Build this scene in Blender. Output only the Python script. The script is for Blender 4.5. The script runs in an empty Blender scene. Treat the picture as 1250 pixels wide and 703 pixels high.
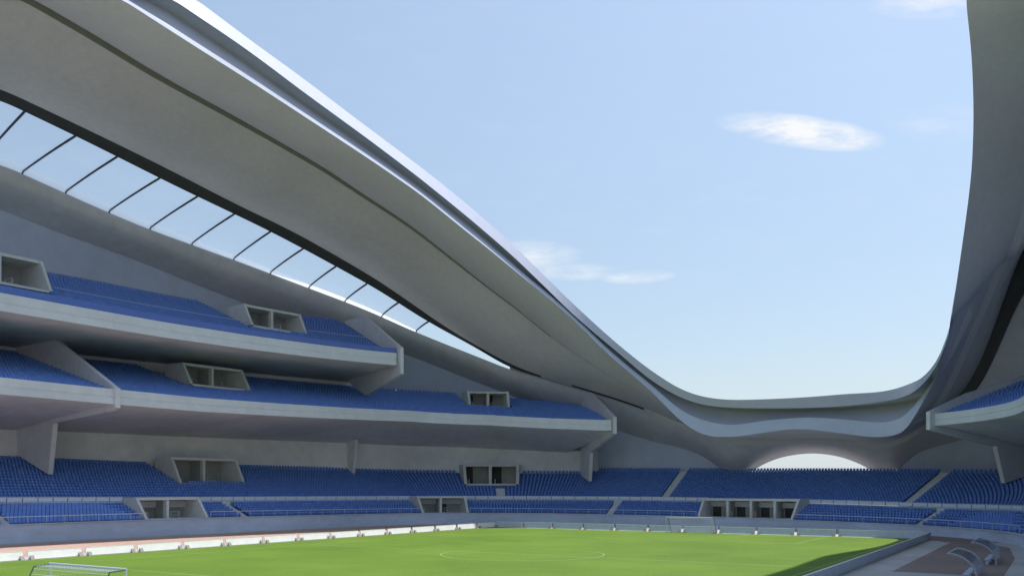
import bpy, math, random
import numpy as np
random.seed(4)
scn = bpy.context.scene
COL = scn.collection

# ------------------------------------------------------------------ survey
F, H, HC = 1090., 594.4, 7.06            # focal length (px at 1250), horizon row, eye height
CA, SA = math.cos(.551), math.sin(.551)
CX, CY = 1.08, 94.31                     # pitch centre
def W2(u, v): return CX+u*SA+v*CA, CY+u*CA-v*SA          # u along the pitch, v to its right
def W3(u, v, z): return (CX+u*SA+v*CA, CY+u*CA-v*SA, z)
def pxof(u, v):
    X, Y = W2(u, v); return 625+F*X/Y
FRONT = [(-90,-64.5),(-50,-64.5),(-20,-64.3),(10,-63),(36,-60.5),(54,-56),(65,-48),(71,-38),(73.5,-24),(74,-8),(71.5,8),
         (67.5,22),(62,33),(53,40.5),(42,44.5),(20,46.5),(-10,47.5),(-40,47.5)]
def crspline(P, n=20):
    P = np.array(P, float); Q = np.vstack([2*P[0]-P[1], P, 2*P[-1]-P[-2]]); out = []
    for i in range(1, len(Q)-2):
        a, b, c, d = Q[i-1:i+3]
        for t in np.arange(n)/n:
            out.append(.5*((2*b)+(c-a)*t+(2*a-5*b+4*c-d)*t*t+(3*b-a-3*c+d)*t**3))
    out.append(Q[-2]); return np.array(out)
RAW = crspline(FRONT)
for _ in range(60): RAW[1:-1] = RAW[1:-1]*.5+(RAW[:-2]+RAW[2:])*.25
LEN = np.r_[0, np.cumsum(np.hypot(*np.diff(RAW, axis=0).T))]
def Cs(s): return np.array([np.interp(s, LEN, RAW[:,0]), np.interp(s, LEN, RAW[:,1])])
_sg = np.arange(0, 349, .5)
_cg = np.stack([np.interp(_sg, LEN, RAW[:,0]), np.interp(_sg, LEN, RAW[:,1])], 1)
_t = np.stack([np.interp(_sg+3, LEN, RAW[:,0])-np.interp(_sg-3, LEN, RAW[:,0]), np.interp(_sg+3, LEN, RAW[:,1])-np.interp(_sg-3, LEN, RAW[:,1])], 1)
_t /= np.hypot(_t[:,0], _t[:,1])[:,None]
_ng = np.stack([_t[:,1], -_t[:,0]], 1)
def Ns(s): return np.array([np.interp(s, _sg, _ng[:,0]), np.interp(s, _sg, _ng[:,1])])
def PL(s, o): return Cs(s)+Ns(s)*o                       # plan point, s along the bowl, o outwards
def warp_none(s, o): return s
def warp_mid(s, o):                                      # the left middle stand ends on a raked line
    k = min(max((s-150)/34., 0), 1); return s-13.5*(o/20.)*k*k
def find(px, o, lo=50, hi=300):
    S = np.arange(lo, hi, .5); q = [pxof(*PL(s, o)) if not callable(o) else pxof(*PL(s, o(s))) for s in S]
    for i in range(len(S)-1):
        if (q[i]-px)*(q[i+1]-px) <= 0: return S[i]+.5*(px-q[i])/(q[i+1]-q[i]+1e-9)
    return None
def zfun(o, tab, left=None, right=None):                 # height along the bowl from surveyed sight lines
    ss, zz = [], []
    for px, py in tab:
        s = find(px, o); oo = o(s) if callable(o) else o
        ss.append(s); zz.append(HC+(H-py)*W2(*PL(s, oo))[1]/F)
    if left is not None: ss.insert(0, left[0]); zz.insert(0, left[1])
    if right is not None: ss.append(right[0]); zz.append(right[1])
    ss = np.array(ss); zz = np.array(zz)
    g = np.arange(0, 350, 1.); zg = np.interp(g, ss, zz)
    for _ in range(40): zg[1:-1] = zg[1:-1]*.5+(zg[:-2]+zg[2:])*.25
    return lambda s: float(np.interp(s, g, zg))
def lin(xs, ys): return lambda s: float(np.interp(s, xs, ys))
ob = lin([40,86,115,141,340],[28,27,23.3,20,20])          # depth of the bowl behind its front wall

# ------------------------------------------------------------------ materials
def nodes(name):
    m = bpy.data.materials.new(name); m.use_nodes = True; nt = m.node_tree
    return m, nt, nt.nodes['Principled BSDF']
def mat(name, col, rough=.6, var=.12, scale=.6, bump=0., bscale=6., metal=0., stain=0., spec=.5, stretch=None):
    m, nt, b = nodes(name); N = nt.nodes; Lk = nt.links
    geo = N.new('ShaderNodeNewGeometry'); mp = N.new('ShaderNodeMapping'); Lk.new(geo.outputs['Position'], mp.inputs[0])
    if stretch: mp.inputs['Scale'].default_value = stretch
    n1 = N.new('ShaderNodeTexNoise'); n1.inputs['Scale'].default_value = scale; n1.inputs['Detail'].default_value = 7; n1.inputs['Roughness'].default_value = .62
    Lk.new(mp.outputs[0], n1.inputs['Vector'])
    r = N.new('ShaderNodeMapRange'); r.inputs[1].default_value = .3; r.inputs[2].default_value = .7
    r.inputs[3].default_value = 1-var; r.inputs[4].default_value = 1+var
    Lk.new(n1.outputs[0], r.inputs[0])
    mx = N.new('ShaderNodeVectorMath'); mx.operation = 'SCALE'; mx.inputs[0].default_value = col; Lk.new(r.outputs[0], mx.inputs['Scale'])
    out = mx.outputs[0]
    if stain:
        n2 = N.new('ShaderNodeTexNoise'); n2.inputs['Scale'].default_value = .08; n2.inputs['Detail'].default_value = 5
        Lk.new(geo.outputs['Position'], n2.inputs['Vector'])
        r2 = N.new('ShaderNodeMapRange'); r2.inputs[1].default_value = .35; r2.inputs[2].default_value = .65; r2.inputs[3].default_value = 1-stain; r2.inputs[4].default_value = 1+stain*.5
        Lk.new(n2.outputs[0], r2.inputs[0])
        m2 = N.new('ShaderNodeVectorMath'); m2.operation = 'SCALE'; Lk.new(out, m2.inputs[0]); Lk.new(r2.outputs[0], m2.inputs['Scale']); out = m2.outputs[0]
    Lk.new(out, b.inputs['Base Color'])
    b.inputs['Roughness'].default_value = rough; b.inputs['Metallic'].default_value = metal
    b.inputs['Specular IOR Level'].default_value = spec
    if bump:
        n3 = N.new('ShaderNodeTexNoise'); n3.inputs['Scale'].default_value = bscale; n3.inputs['Detail'].default_value = 4
        Lk.new(mp.outputs[0], n3.inputs['Vector'])
        bp = N.new('ShaderNodeBump'); bp.inputs['Strength'].default_value = bump; bp.inputs['Distance'].default_value = .05
        Lk.new(n3.outputs[0], bp.inputs['Height']); Lk.new(bp.outputs[0], b.inputs['Normal'])
    return m
M = {}
M['soffit'] = mat('roof_plaster', (.66,.655,.675), .6, .05, .9, .25, 5, stain=.05)
M['soffit_in'] = mat('roof_plaster_inner', (.66,.65,.67), .6, .06, .9, .25, 5, stain=.05)
M['groove'] = mat('groove_shade_plaster', (.36,.35,.33), .8, .08, .9)  # shade of the recess is put into the colour too
M['lip'] = mat('roof_lip_paint', (.46,.52,.65), .3, .05, .5, stain=.05)
M['rim'] = mat('roof_rim_paint', (.40,.42,.50), .45, .05, .5, stain=.05)
M['fasc'] = mat('roof_fascia_paint', (.46,.49,.61), .4, .04, .8)
M['white'] = mat('white_paint', (.74,.74,.72), .4, .04, .8)
M['beamgap'] = mat('dark_beam_and_gap', (.06,.06,.06), .5, .15, 1)
M['band'] = mat('eaves_band', (.64,.645,.69), .5, .08, .5, .15, 3, stain=.08)
M['shell'] = mat('shell_wall_paint', (.52,.59,.74), .6, .06, .4, .1, 3, stain=.08)
M['beige'] = mat('beige_plaster', (.74,.75,.77), .75, .08, .5, .2, 4, stain=.1)
M['fascia'] = mat('fascia_concrete', (.65,.68,.74), .5, .06, .6, .15, 5, stain=.08)
M['under'] = mat('stand_soffit_concrete', (.70,.70,.76), .65, .10, .5, .2, 4, stain=.12)
M['fin'] = mat('fin_concrete', (.66,.67,.70), .6, .07, .7, .2, 5, stain=.08)
M['wallf'] = mat('front_wall_paint', (.52,.58,.70), .6, .10, .5, .15, 4, stain=.12, stretch=(1,1,3))
M['terr'] = mat('blue_terrace', (.08,.15,.42), .65, .15, 1.5)
M['bluep'] = mat('blue_parapet_paint', (.085,.16,.50), .45, .06, .8)
M['step'] = mat('step_concrete', (.58,.59,.60), .7, .12, 2)
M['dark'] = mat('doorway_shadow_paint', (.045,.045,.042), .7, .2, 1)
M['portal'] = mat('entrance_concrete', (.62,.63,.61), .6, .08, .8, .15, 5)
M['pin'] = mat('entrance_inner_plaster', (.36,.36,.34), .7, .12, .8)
M['rail'] = mat('painted_steel', (.62,.64,.68), .35, .03, 2, metal=.2)
M['hoop'] = mat('dull_frame_paint', (.34,.34,.38), .5, .05, 2)
M['mull'] = mat('dark_steel', (.07,.08,.10), .4, .1, 2)
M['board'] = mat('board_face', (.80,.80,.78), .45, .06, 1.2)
M['board_shade'] = mat('board_shade_grey', (.50,.55,.66), .5, .08, 1.2)  # shade on the far and right rows is put into this colour
M['foot'] = mat('board_foot_plastic', (.30,.28,.26), .5, .08, 3)
M['ground'] = mat('outer_paving', (.26,.25,.24), .9, .2, .2)
M['apron'] = mat('apron_concrete', (.40,.41,.41), .85, .12, .5, .2, 6, stain=.15)
M['track'] = mat('running_track', (.42,.27,.22), .85, .10, .8, .2, 20, stain=.1)
M['darea'] = mat('jump_area_rubber', (.22,.17,.155), .85, .10, .8, .2, 20, stain=.15)
M['line'] = mat('lane_paint', (.75,.73,.70), .7, .08, 2)

def glass(name, col, fac, rough=.03):
    m = bpy.data.materials.new(name); m.use_nodes = True; nt = m.node_tree; N = nt.nodes; Lk = nt.links
    for n in list(N):
        if n.type != 'OUTPUT_MATERIAL': N.remove(n)
    out = [n for n in N if n.type == 'OUTPUT_MATERIAL'][0]
    t = N.new('ShaderNodeBsdfTransparent'); t.inputs[0].default_value = (*col, 1)
    g = N.new('ShaderNodeBsdfGlossy'); g.inputs[0].default_value = (.9,.93,1,1); g.inputs['Roughness'].default_value = rough
    mx = N.new('ShaderNodeMixShader'); lw = N.new('ShaderNodeLayerWeight'); lw.inputs[0].default_value = .25
    ml = N.new('ShaderNodeMath'); ml.operation = 'MULTIPLY_ADD'; ml.inputs[1].default_value = .5; ml.inputs[2].default_value = fac
    Lk.new(lw.outputs['Fresnel'], ml.inputs[0]); Lk.new(ml.outputs[0], mx.inputs[0])
    Lk.new(t.outputs[0], mx.inputs[1]); Lk.new(g.outputs[0], mx.inputs[2]); Lk.new(mx.outputs[0], out.inputs[0])
    return m
M['glass'] = glass('roof_glazing', (.93,.96,.98), .0)
def frost(base, name, amt):
    m = base.copy(); m.name = name; nt = m.node_tree; N = nt.nodes; out = [n for n in N if n.type == 'OUTPUT_MATERIAL'][0]
    src = out.inputs[0].links[0].from_socket; tr = N.new('ShaderNodeBsdfTranslucent'); tr.inputs[0].default_value = (.92,.95,.97,1)
    mx = N.new('ShaderNodeMixShader'); mx.inputs[0].default_value = amt
    nt.links.new(src, mx.inputs[1]); nt.links.new(tr.outputs[0], mx.inputs[2]); nt.links.new(mx.outputs[0], out.inputs[0]); return m
M['glow'] = frost(M['glass'], 'frosted_glow_glass', .75); M['glass'] = frost(M['glass'], 'roof_glazing_lightly_frosted', .22)
M['clear'] = glass('clear_canopy_plastic', (.72,.75,.80), .12, .15)
M['balu'] = mat('balustrade_panel', (.62,.70,.80), .25, .05, 1.5)

def seatmat():
    m, nt, b = nodes('blue_seat_plastic'); N = nt.nodes; Lk = nt.links
    geo = N.new('ShaderNodeNewGeometry')
    n1 = N.new('ShaderNodeTexNoise'); n1.inputs['Scale'].default_value = 1.1; n1.inputs['Detail'].default_value = 6
    Lk.new(geo.outputs['Position'], n1.inputs['Vector'])
    r = N.new('ShaderNodeValToRGB'); r.color_ramp.elements[0].position = .3; r.color_ramp.elements[1].position = .72
    r.color_ramp.elements[0].color = (.115,.225,.58,1); r.color_ramp.elements[1].color = (.16,.31,.74,1)
    Lk.new(n1.outputs[0], r.inputs[0]); Lk.new(r.outputs[0], b.inputs['Base Color'])
    b.inputs['Roughness'].default_value = .38
    return m
M['seat'] = seatmat()
def grassmat():
    m, nt, b = nodes('pitch_grass'); N = nt.nodes; Lk = nt.links
    geo = N.new('ShaderNodeNewGeometry')
    n1 = N.new('ShaderNodeTexNoise'); n1.inputs['Scale'].default_value = .07; n1.inputs['Detail'].default_value = 8; n1.inputs['Roughness'].default_value = .65
    n2 = N.new('ShaderNodeTexNoise'); n2.inputs['Scale'].default_value = 3.; n2.inputs['Detail'].default_value = 6
    Lk.new(geo.outputs['Position'], n1.inputs['Vector']); Lk.new(geo.outputs['Position'], n2.inputs['Vector'])
    mx = N.new('ShaderNodeMath'); mx.operation = 'MULTIPLY_ADD'; mx.inputs[1].default_value = .35
    ad = N.new('ShaderNodeMath'); ad.operation = 'MULTIPLY'; ad.inputs[1].default_value = .65
    Lk.new(n2.outputs[0], mx.inputs[0]); Lk.new(n1.outputs[0], ad.inputs[0]); Lk.new(ad.outputs[0], mx.inputs[2])
    r = N.new('ShaderNodeValToRGB'); r.color_ramp.elements[0].position = .36; r.color_ramp.elements[1].position = .64
    r.color_ramp.elements[0].color = (.078,.152,.016,1); r.color_ramp.elements[1].color = (.128,.215,.026,1)
    Lk.new(mx.outputs[0], r.inputs[0]); Lk.new(r.outputs[0], b.inputs['Base Color'])
    b.inputs['Roughness'].default_value = .85; b.inputs['Specular IOR Level'].default_value = .2
    n3 = N.new('ShaderNodeTexNoise'); n3.inputs['Scale'].default_value = 14; n3.inputs['Detail'].default_value = 3
    Lk.new(geo.outputs['Position'], n3.inputs['Vector'])
    bp = N.new('ShaderNodeBump'); bp.inputs['Strength'].default_value = .6; bp.inputs['Distance'].default_value = .04
    Lk.new(n3.outputs[0], bp.inputs['Height']); Lk.new(bp.outputs[0], b.inputs['Normal'])
    return m
M['grass'] = grassmat()
M['mark'] = mat('worn_line_paint', (.22,.33,.13), .8, .12, 2)

# ------------------------------------------------------------------ object helpers
def link(name, verts, faces, m, parent=None, smooth=False, label=None, cat=None, group=None, kind=None):
    me = bpy.data.meshes.new(name); me.from_pydata([tuple(map(float, v)) for v in verts], [], faces); me.update()
    if m is not None: me.materials.append(m)
    if smooth: me.polygons.foreach_set('use_smooth', [True]*len(me.polygons))
    o = bpy.data.objects.new(name, me); COL.objects.link(o)
    if parent is not None: o.parent = parent
    tag(o, label, cat, group, kind); return o
def tag(o, label=None, cat=None, group=None, kind=None):
    if label: o['label'] = label
    if cat: o['category'] = cat
    if group: o['group'] = group
    if kind: o['kind'] = kind
    return o
def empty(name, label, cat, loc=(0,0,0), group=None):
    o = bpy.data.objects.new(name, None); COL.objects.link(o); o.location = loc; o.empty_display_size = .5
    return tag(o, label, cat, group)
class MB:
    def __init__(s): s.v = []; s.f = []
    def add(s, vs, fs):
        n = len(s.v); s.v += [tuple(map(float, v)) for v in vs]; s.f += [tuple(i+n for i in f) for f in fs]; return s
    def hexa(s, a):   # 8 corners: bottom 4 ccw, top 4 ccw
        return s.add(a, [(0,3,2,1),(4,5,6,7),(0,1,5,4),(1,2,6,5),(2,3,7,6),(3,0,4,7)])
    def tube(s, a, b, r, n=6):
        a = np.array(a, float); b = np.array(b, float); d = b-a; d /= np.linalg.norm(d)
        x = np.cross(d, (0,0,1) if abs(d[2]) < .9 else (1,0,0)); x /= np.linalg.norm(x); y = np.cross(d, x)
        vs = [p+r*(math.cos(2*math.pi*i/n)*x+math.sin(2*math.pi*i/n)*y) for p in (a, b) for i in range(n)]
        return s.add(vs, [(i, (i+1) % n, n+(i+1) % n, n+i) for i in range(n)]+[tuple(range(n))[::-1], tuple(range(n, 2*n))])
    def obj(s, name, m, parent=None, **k): return link(name, s.v, s.f, m, parent, **k)
def local(u, v, z, base): # position in world minus base
    X, Y = W2(u, v); return (X-base[0], Y-base[1], z-base[2])

def strip(name, ss, prof, m, parent, wf=warp_none, skip=None, smooth=False, **k):
    """sweep an open profile (list of (o,z) given s) along the bowl"""
    verts = []; faces = []; n = None; PR = []
    for s in ss:
        p = prof(s); n = len(p); PR.append(p)
        for o, z in p:
            u, v = PL(wf(s, o), o); verts.append(W3(u, v, z))
    for i in range(len(ss)-1):
        sm = .5*(ss[i]+ss[i+1])
        for j in range(n-1):
            if skip:
                om = .5*(PR[i][j][0]+PR[i][j+1][0])
                if skip(sm, om): continue
            a = i*n+j; faces.append((a, a+n, a+n+1, a+1))
    return link(name, verts, faces, m, parent, smooth=smooth, **k)
def plate(mb, s, poly, th=.7, wf=warp_none, direction=None):
    """upright plate across the bowl: polygon in (o,z) at position s"""
    if direction is None:
        pts = [PL(wf(s, o), o) for o, z in poly]; d = Ns(s)
    else:
        c = Cs(s); d = np.array(direction); pts = [c+d*o for o, z in poly]
    t = np.array([-d[1], d[0]])*th/2; n = len(poly)
    A = [W3(p[0]+t[0], p[1]+t[1], q[1]) for p, q in zip(pts, poly)]; B = [W3(p[0]-t[0], p[1]-t[1], q[1]) for p, q in zip(pts, poly)]
    mb.add(A+B, [tuple(range(n)), tuple(range(2*n-1, n-1, -1))]+[(i, n+i, n+(i+1) % n, (i+1) % n) for i in range(n)])
    return mb
def cell(mb, s0, s1, poly, wf=warp_none, n=1):
    """prism of an (o,z) polygon between two positions along the bowl"""
    for k in range(n):
        a, b = s0+(s1-s0)*k/n, s0+(s1-s0)*(k+1)/n; q = len(poly)
        A = [W3(*PL(wf(a, o), o), z) for o, z in poly]; B = [W3(*PL(wf(b, o), o), z) for o, z in poly]
        f = [(i, (i+1) % q, q+(i+1) % q, q+i) for i in range(q)]
        if k == 0: f.append(tuple(range(q-1, -1, -1)))
        if k == n-1: f.append(tuple(range(q, 2*q)))
        mb.add(A+B, f)
    return mb

# ------------------------------------------------------------------ heights along the bowl
zw = lin([60,100,163,193,223,245,340],[2.4,2.45,2.06,1.88,1.62,1.45,1.45])
zA = lin([60,73,105,130,167,190,220,240,340],[5.7,5.65,5.42,5.32,5.2,5.15,4.88,4.52,4.45])
zB = zfun(ob, [(10,553),(150,560),(400,567),(650,571),(800,571),(1000,571),(1150,571.5),(1240,572.5)])
zT2 = lin([40,84,100,117,143,160,182,243,340],[20.9,20.7,20.65,20.95,21.5,21.2,19.9,17.75,17.6])
h2 = lin([40,184,243,340],[2.15,2.0,1.75,1.7])
zT2b = zfun(ob, [(15,428),(200,448),(300,459),(400,468),(560,478),(690,487)], right=(243,24.4))
zT2s = zfun(ob, [(10,526),(80,528),(150,531),(400,541),(600,548),(680,551)], right=(243,12.6))
zT3 = lin([40,70,94,108,125,141],[31.2,31.3,31.2,31.35,31.7,32.1])
zT3b = zfun(ob, [(62,333),(100,339),(200,359.5),(275,372),(385,386),(425,391)])
zT3s = zfun(ob, [(15,424),(200,444),(300,455),(400,464),(440,468)])
print('zB', [round(zB(s),1) for s in range(70,260,20)], 'T2b', [round(zT2b(s),1) for s in range(70,260,20)], 'T3b', [round(zT3b(s),1) for s in range(70,150,10)])
print('T2s', [round(zT2s(s),1) for s in range(70,260,20)], 'T3s', [round(zT3s(s),1) for s in range(70,150,10)])

S_ALL = np.arange(40, 306, .5)
PORT_A = [(91.1,101.8,2),(146.3,155.7,2),(200.6,218.5,4),(265.4,276,2)]
PORT_B = [(106,118.5,2),(157,165,2)]
PORT_2 = [(105,116.5,2),(157.6,165,2)]
PORT_3 = [(70.2,81.8,2),(115.5,127,2)]
def inport(L, s, o, of):
    for a, b, _ in L:
        if a < s < b and o > of: return True
    return False

# seats are gathered here: (position, normal direction, height)
SEATS = []
def terrace_profile(o0f, z0f, o1f, z1f, rows):
    def prof(s):
        o0, z0, o1, z1 = o0f(s), z0f(s), o1f(s), z1f(s); do = (o1-o0)/rows; dz = (z1-z0)/(rows-1); out = []
        for k in range(rows):
            z = z0+dz*k
            out.append((o0+do*k, z)); out.append((o0+do*(k+1), z))
        return out
    return prof
def add_seats(s0, s1, o0f, z0f, o1f, z1f, rows, avoid, wf=warp_none, tier='A', pitch=.52):
    s = s0
    n = int((s1-s0)/pitch)
    for i in range(n):
        s = s0+pitch*(i+.5)
        o0, z0, o1, z1 = o0f(s), z0f(s), o1f(s), z1f(s); do = (o1-o0)/rows; dz = (z1-z0)/(rows-1)
        for k in range(rows):
            o = o0+do*(k+.62)
            if avoid(s, o): continue
            p = PL(wf(s, o), o); nn = Ns(wf(s, o))
            SEATS.append((p[0], p[1], z0+dz*k, nn[0], nn[1], tier))

# ================================================================== LOWER STAND
low = empty('lower_stand', 'long lower grandstand of blue seats curving round the far end of the pitch', 'grandstand')
STAIR_A = [108.9, 183.2, 239.6, 71.8]; STAIR_B = [162.3, 191.5, 233.6]
strip('front_wall', S_ALL, lambda s: [(-.02,0),(0,zw(s)-.12),(-.12,zw(s)-.12),(-.12,zw(s)),(.35,zw(s)),(.35,zw(s)-.3)], M['wallf'], low)
oA0 = lambda s: .35; oA1 = lambda s: 5.95
zA0 = lambda s: zw(s)-.28; zA1 = lambda s: zA(s)-1.5
strip('front_terrace', S_ALL, terrace_profile(oA0, zA0, oA1, zA1, 6), M['terr'], low, skip=lambda s, o: inport(PORT_A, s, o, 0))
strip('cross_aisle', S_ALL, lambda s: [(5.95,zA(s)-1.5),(5.95,zA(s)-.55),(6.15,zA(s)-.55),(7.3,zA(s)-.62)], M['step'], low)
oB0 = lambda s: 7.3
zB0 = lambda s: zA(s)-.55; zB1 = lambda s: zB(s)-.85
strip('back_terrace', S_ALL, terrace_profile(oB0, zB0, ob, zB1, 16), M['terr'], low, skip=lambda s, o: inport(PORT_B, s, o, 14.5 if s < 140 else 13))
def near(L, s, w=.62): return any(abs(s-x) < w for x in L)
add_seats(40, 300, oA0, zA0, oA1, zA1, 6, lambda s, o: inport(PORT_A, s+0, o, -1) or near(STAIR_A, s), tier='A')
add_seats(40, 300, oB0, zB0, ob, zB1, 16, lambda s, o: inport([(a-.3,b+.3,0) for a,b,_ in PORT_B], s, o, 14.3 if s < 140 else 12.8) or near(STAIR_B, s, .9), tier='B')
def stair(parent, s, o0f, z0f, o1f, z1f, rows, wd, wf=warp_none, omax=None):
    mb = MB(); o0, z0, o1, z1 = o0f(s), z0f(s), o1f(s), z1f(s); do = (o1-o0)/rows; dz = (z1-z0)/(rows-1)
    for k in range(rows):
        if omax is not None and o0+do*(k+1) > omax: break
        for h in (0, 1):
            oa = o0+do*(k+.5*h)-.02; z = z0+dz*k+h*dz*.5+.03
            cell(mb, s-wd/2, s+wd/2, [(oa, z-.5), (oa+do*.5, z-.5), (oa+do*.5, z), (oa, z)], wf)
    mb.obj('stair', M['step'], parent)
for s in STAIR_A: stair(low, s, oA0, zA0, oA1, zA1, 6, 1.2)
for s in STAIR_B: stair(low, s, oB0, zB0, ob, zB1, 16, 1.3, omax=12.6 if 157 < s < 165 else None)
# beige wall behind the back row under the middle stands
strip('back_wall', np.arange(40, 189.5, 1.), lambda s: [(ob(s)-.9, zB(s)-1.2), (ob(s)-.9, zT2s(s)+.6)], M['beige'], low, wf=warp_mid)
strip('back_wall', np.arange(246, 306, 1.), lambda s: [(ob(s)-.9, zB(s)-1.2), (ob(s)-.9, zT2s(s)+.6)], M['beige'], low)

def portal(parent, s0, s1, bays, of, zb, zt, lean, oback, wf=warp_none, th=.42, label=None):
    """raked concrete entrance box: side walls, roof slab, floor; pillars and doorways are its sub-parts"""
    mb = MB(); ot = of+lean
    side = [(of, zb), (oback, zb), (oback, zt), (ot, zt)]
    cell(mb, s0, s0+th, side, wf); cell(mb, s1-th, s1, side, wf)
    cell(mb, s0+th+.003, s1-th-.003, [(ot+.01, zt-.42), (oback-.01, zt-.42), (oback-.01, zt-.003), (ot+.01, zt-.003)], wf, 4)
    cell(mb, s0+th+.003, s1-th-.003, [(of+.03, zb-.3), (oback-.01, zb-.3), (oback-.01, zb+.06), (of+.03, zb+.06)], wf, 4)
    e = mb.obj('entrance', M['portal'], parent)
    if label: e['label'] = label
    mi = MB(); bk = oback-.5
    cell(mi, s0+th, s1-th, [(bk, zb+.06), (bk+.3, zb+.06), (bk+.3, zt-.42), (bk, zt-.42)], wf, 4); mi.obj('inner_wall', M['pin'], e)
    bw = (s1-s0-th)/bays
    for k in range(1, bays):
        c = s0+th/2+bw*k
        p = MB(); cell(p, c-th/2, c+th/2, [(ot+.05, zb+.06), (ot+.9, zb+.06), (ot+.9, zt-.43), (ot+.05, zt-.43)], wf); p.obj('pillar', M['portal'], e)
        if bays > 1:
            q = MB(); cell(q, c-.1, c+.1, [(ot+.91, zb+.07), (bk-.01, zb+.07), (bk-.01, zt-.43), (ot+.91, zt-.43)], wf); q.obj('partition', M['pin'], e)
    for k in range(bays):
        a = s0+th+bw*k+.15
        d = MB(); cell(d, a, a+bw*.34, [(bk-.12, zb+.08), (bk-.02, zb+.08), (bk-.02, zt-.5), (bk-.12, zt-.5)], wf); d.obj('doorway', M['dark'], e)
        r = MB(); ca_, cb_ = a+bw*.08, a+bw*.72
        for zz in (.55, 1.05): r.tube(W3(*PL(wf(ca_, of+1), of+1), zb+zz), W3(*PL(wf(ca_, of+3), of+3), zb+zz), .035, 5)
        for oo in (1, 3): r.tube(W3(*PL(wf(ca_, of+oo), of+oo), zb+.06), W3(*PL(wf(ca_, of+oo), of+oo), zb+1.05), .035, 5)
        r.obj('guard_rail', M['rail'], e)
    return e
for i, (a, b, n) in enumerate(PORT_A):
    sm = (a+b)/2
    portal(low, a, b, n, .4, zw(sm)-.1, zA(sm)+.08, 2.6, 6.9, label='wide entrance with four dark bays' if n == 4 else None)
portal(low, 106, 118.5, 2, 14.3, 7.7, 12.15, 2.6, 21.5)
portal(low, 157, 165, 2, 12.6, 7.75, 11.9, 2.2, 19.4)

# ================================================================== UPPER TIERS
def tier(root, ss, zf, hf, zsb, zb, rows, wf, ports, ofp, segs, tname):
    strip('fascia', ss, lambda s: [(.45,zf(s)-.5),(.45,zf(s)),(.0,zf(s)),(.0,zf(s)-hf(s)*.48),(.07,zf(s)-hf(s)*.5),(.07,zf(s)-hf(s)*.56),(-.03,zf(s)-hf(s)*.6),(-.03,zf(s)-hf(s))], M['fascia'], root, wf=wf)
    def sof(s):
        a, b = zf(s)-hf(s), zsb(s); O = ob(s)
        return [(-.03+(O+.1)*t, a+(b-a)*(t**1.25)) for t in np.linspace(0, 1, 9)]
    strip('soffit', ss, sof, M['under'], root, wf=wf, smooth=True)
    o0 = lambda s: .9; z0 = lambda s: zf(s)-.55; z1 = lambda s: zb(s)-.85
    strip('terrace', ss, terrace_profile(lambda s: .45, z0, ob, z1, rows), M['terr'], root, wf=wf, skip=lambda s, o: inport(ports, s, o, ofp))
    add_seats(ss[0]+.2, ss[-1]-.5, lambda s: .45, z0, ob, z1, rows, lambda s, o: inport([(a-.3,b+.3,0) for a,b,_ in ports], s, o, ofp-.2), wf=wf, tier=tname)
mid = empty('middle_stand', 'middle tier of blue seats over the left side, cantilevered under the upper tier', 'grandstand')
SS2 = np.arange(40, 184.3, .5)
tier(mid, SS2, zT2, h2, zT2s, zT2b, 22, warp_mid, PORT_2, 9.6, None, 'T2')
strip('back_wall', np.arange(40, 145, 1.), lambda s: [(ob(s)-.03, zT2b(s)-1.2), (ob(s)-.03, zT3s(s)+.5)], M['beige'], mid)
portal(mid, 105, 116.5, 2, 9.8, 23.9, 27.6, 2.4, 17, warp_mid)
portal(mid, 157.6, 165, 2, 9.6, 23.7, 27.0, 1.6, 16, warp_mid)
plate(MB(), 86.3, [(-.35,20.8),(15.3,29.0),(26.4,29.2),(26.4,12.2),(17.1,9.0),(15.7,16.6),(1.1,17.7),(-.35,18.1)], .75).obj('side_wall', M['fin'], mid)
plate(MB(), 141, [(15.6,16.6),(20.4,16.6),(20.4,10.3),(17.1,9.0)], .6).obj('support_wall', M['fin'], mid)
plate(MB(), 184.6, [(-.3,20.3),(15.2,26.6),(21,26.9),(21,9.6),(15.4,8.3),(14.4,14.2),(1.2,16.9),(-.3,17.2)], .7, direction=(.72,-.694)).obj('side_wall', M['fin'], mid)

upp = empty('upper_stand', 'topmost tier of blue seats at the left below the glazed roof strip', 'grandstand')
SS3 = np.arange(40, 140.8, .5)
tier(upp, SS3, zT3, lambda s: 2.25, zT3s, zT3b, 22, warp_none, PORT_3, 8.2, None, 'T3')
strip('parapet_panel', SS3, lambda s: [(.12,zT3(s)+.01),(.12,zT3(s)+.95),(.2,zT3(s)+.95),(.2,zT3(s)+.01)], M['bluep'], upp)
portal(upp, 70.2, 81.8, 2, 8.2, 34.5, 39.1, 2.6, 16)
portal(upp, 115.5, 127, 2, 8.2, 34.9, 38.8, 2.2, 15)
plate(MB(), 141.1, [(-.9,33.0),(11.8,40.5),(16.5,41.0),(20.2,41.0),(20.2,28.4),(19.3,28.6),(12.1,25.2),(9.6,25.6),(-.9,28.2)], .7).obj('side_wall', M['fin'], upp)

midr = empty('middle_stand', 'middle tier of blue seats at the right edge, cantilevered beneath the right roof', 'grandstand')
SSR = np.arange(243.2, 300, .5)
tier(midr, SSR, zT2, h2, zT2s, zT2b, 22, warp_none, [], 99, None, 'T2R')
plate(MB(), 243, [(-1.0,18.0),(6.5,21.0),(20,24.6),(20.2,12.0),(20.2,9.2),(13.8,7.7),(12.1,13.2),(-1.0,15.4)], .7).obj('side_wall', M['fin'], midr)

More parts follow.
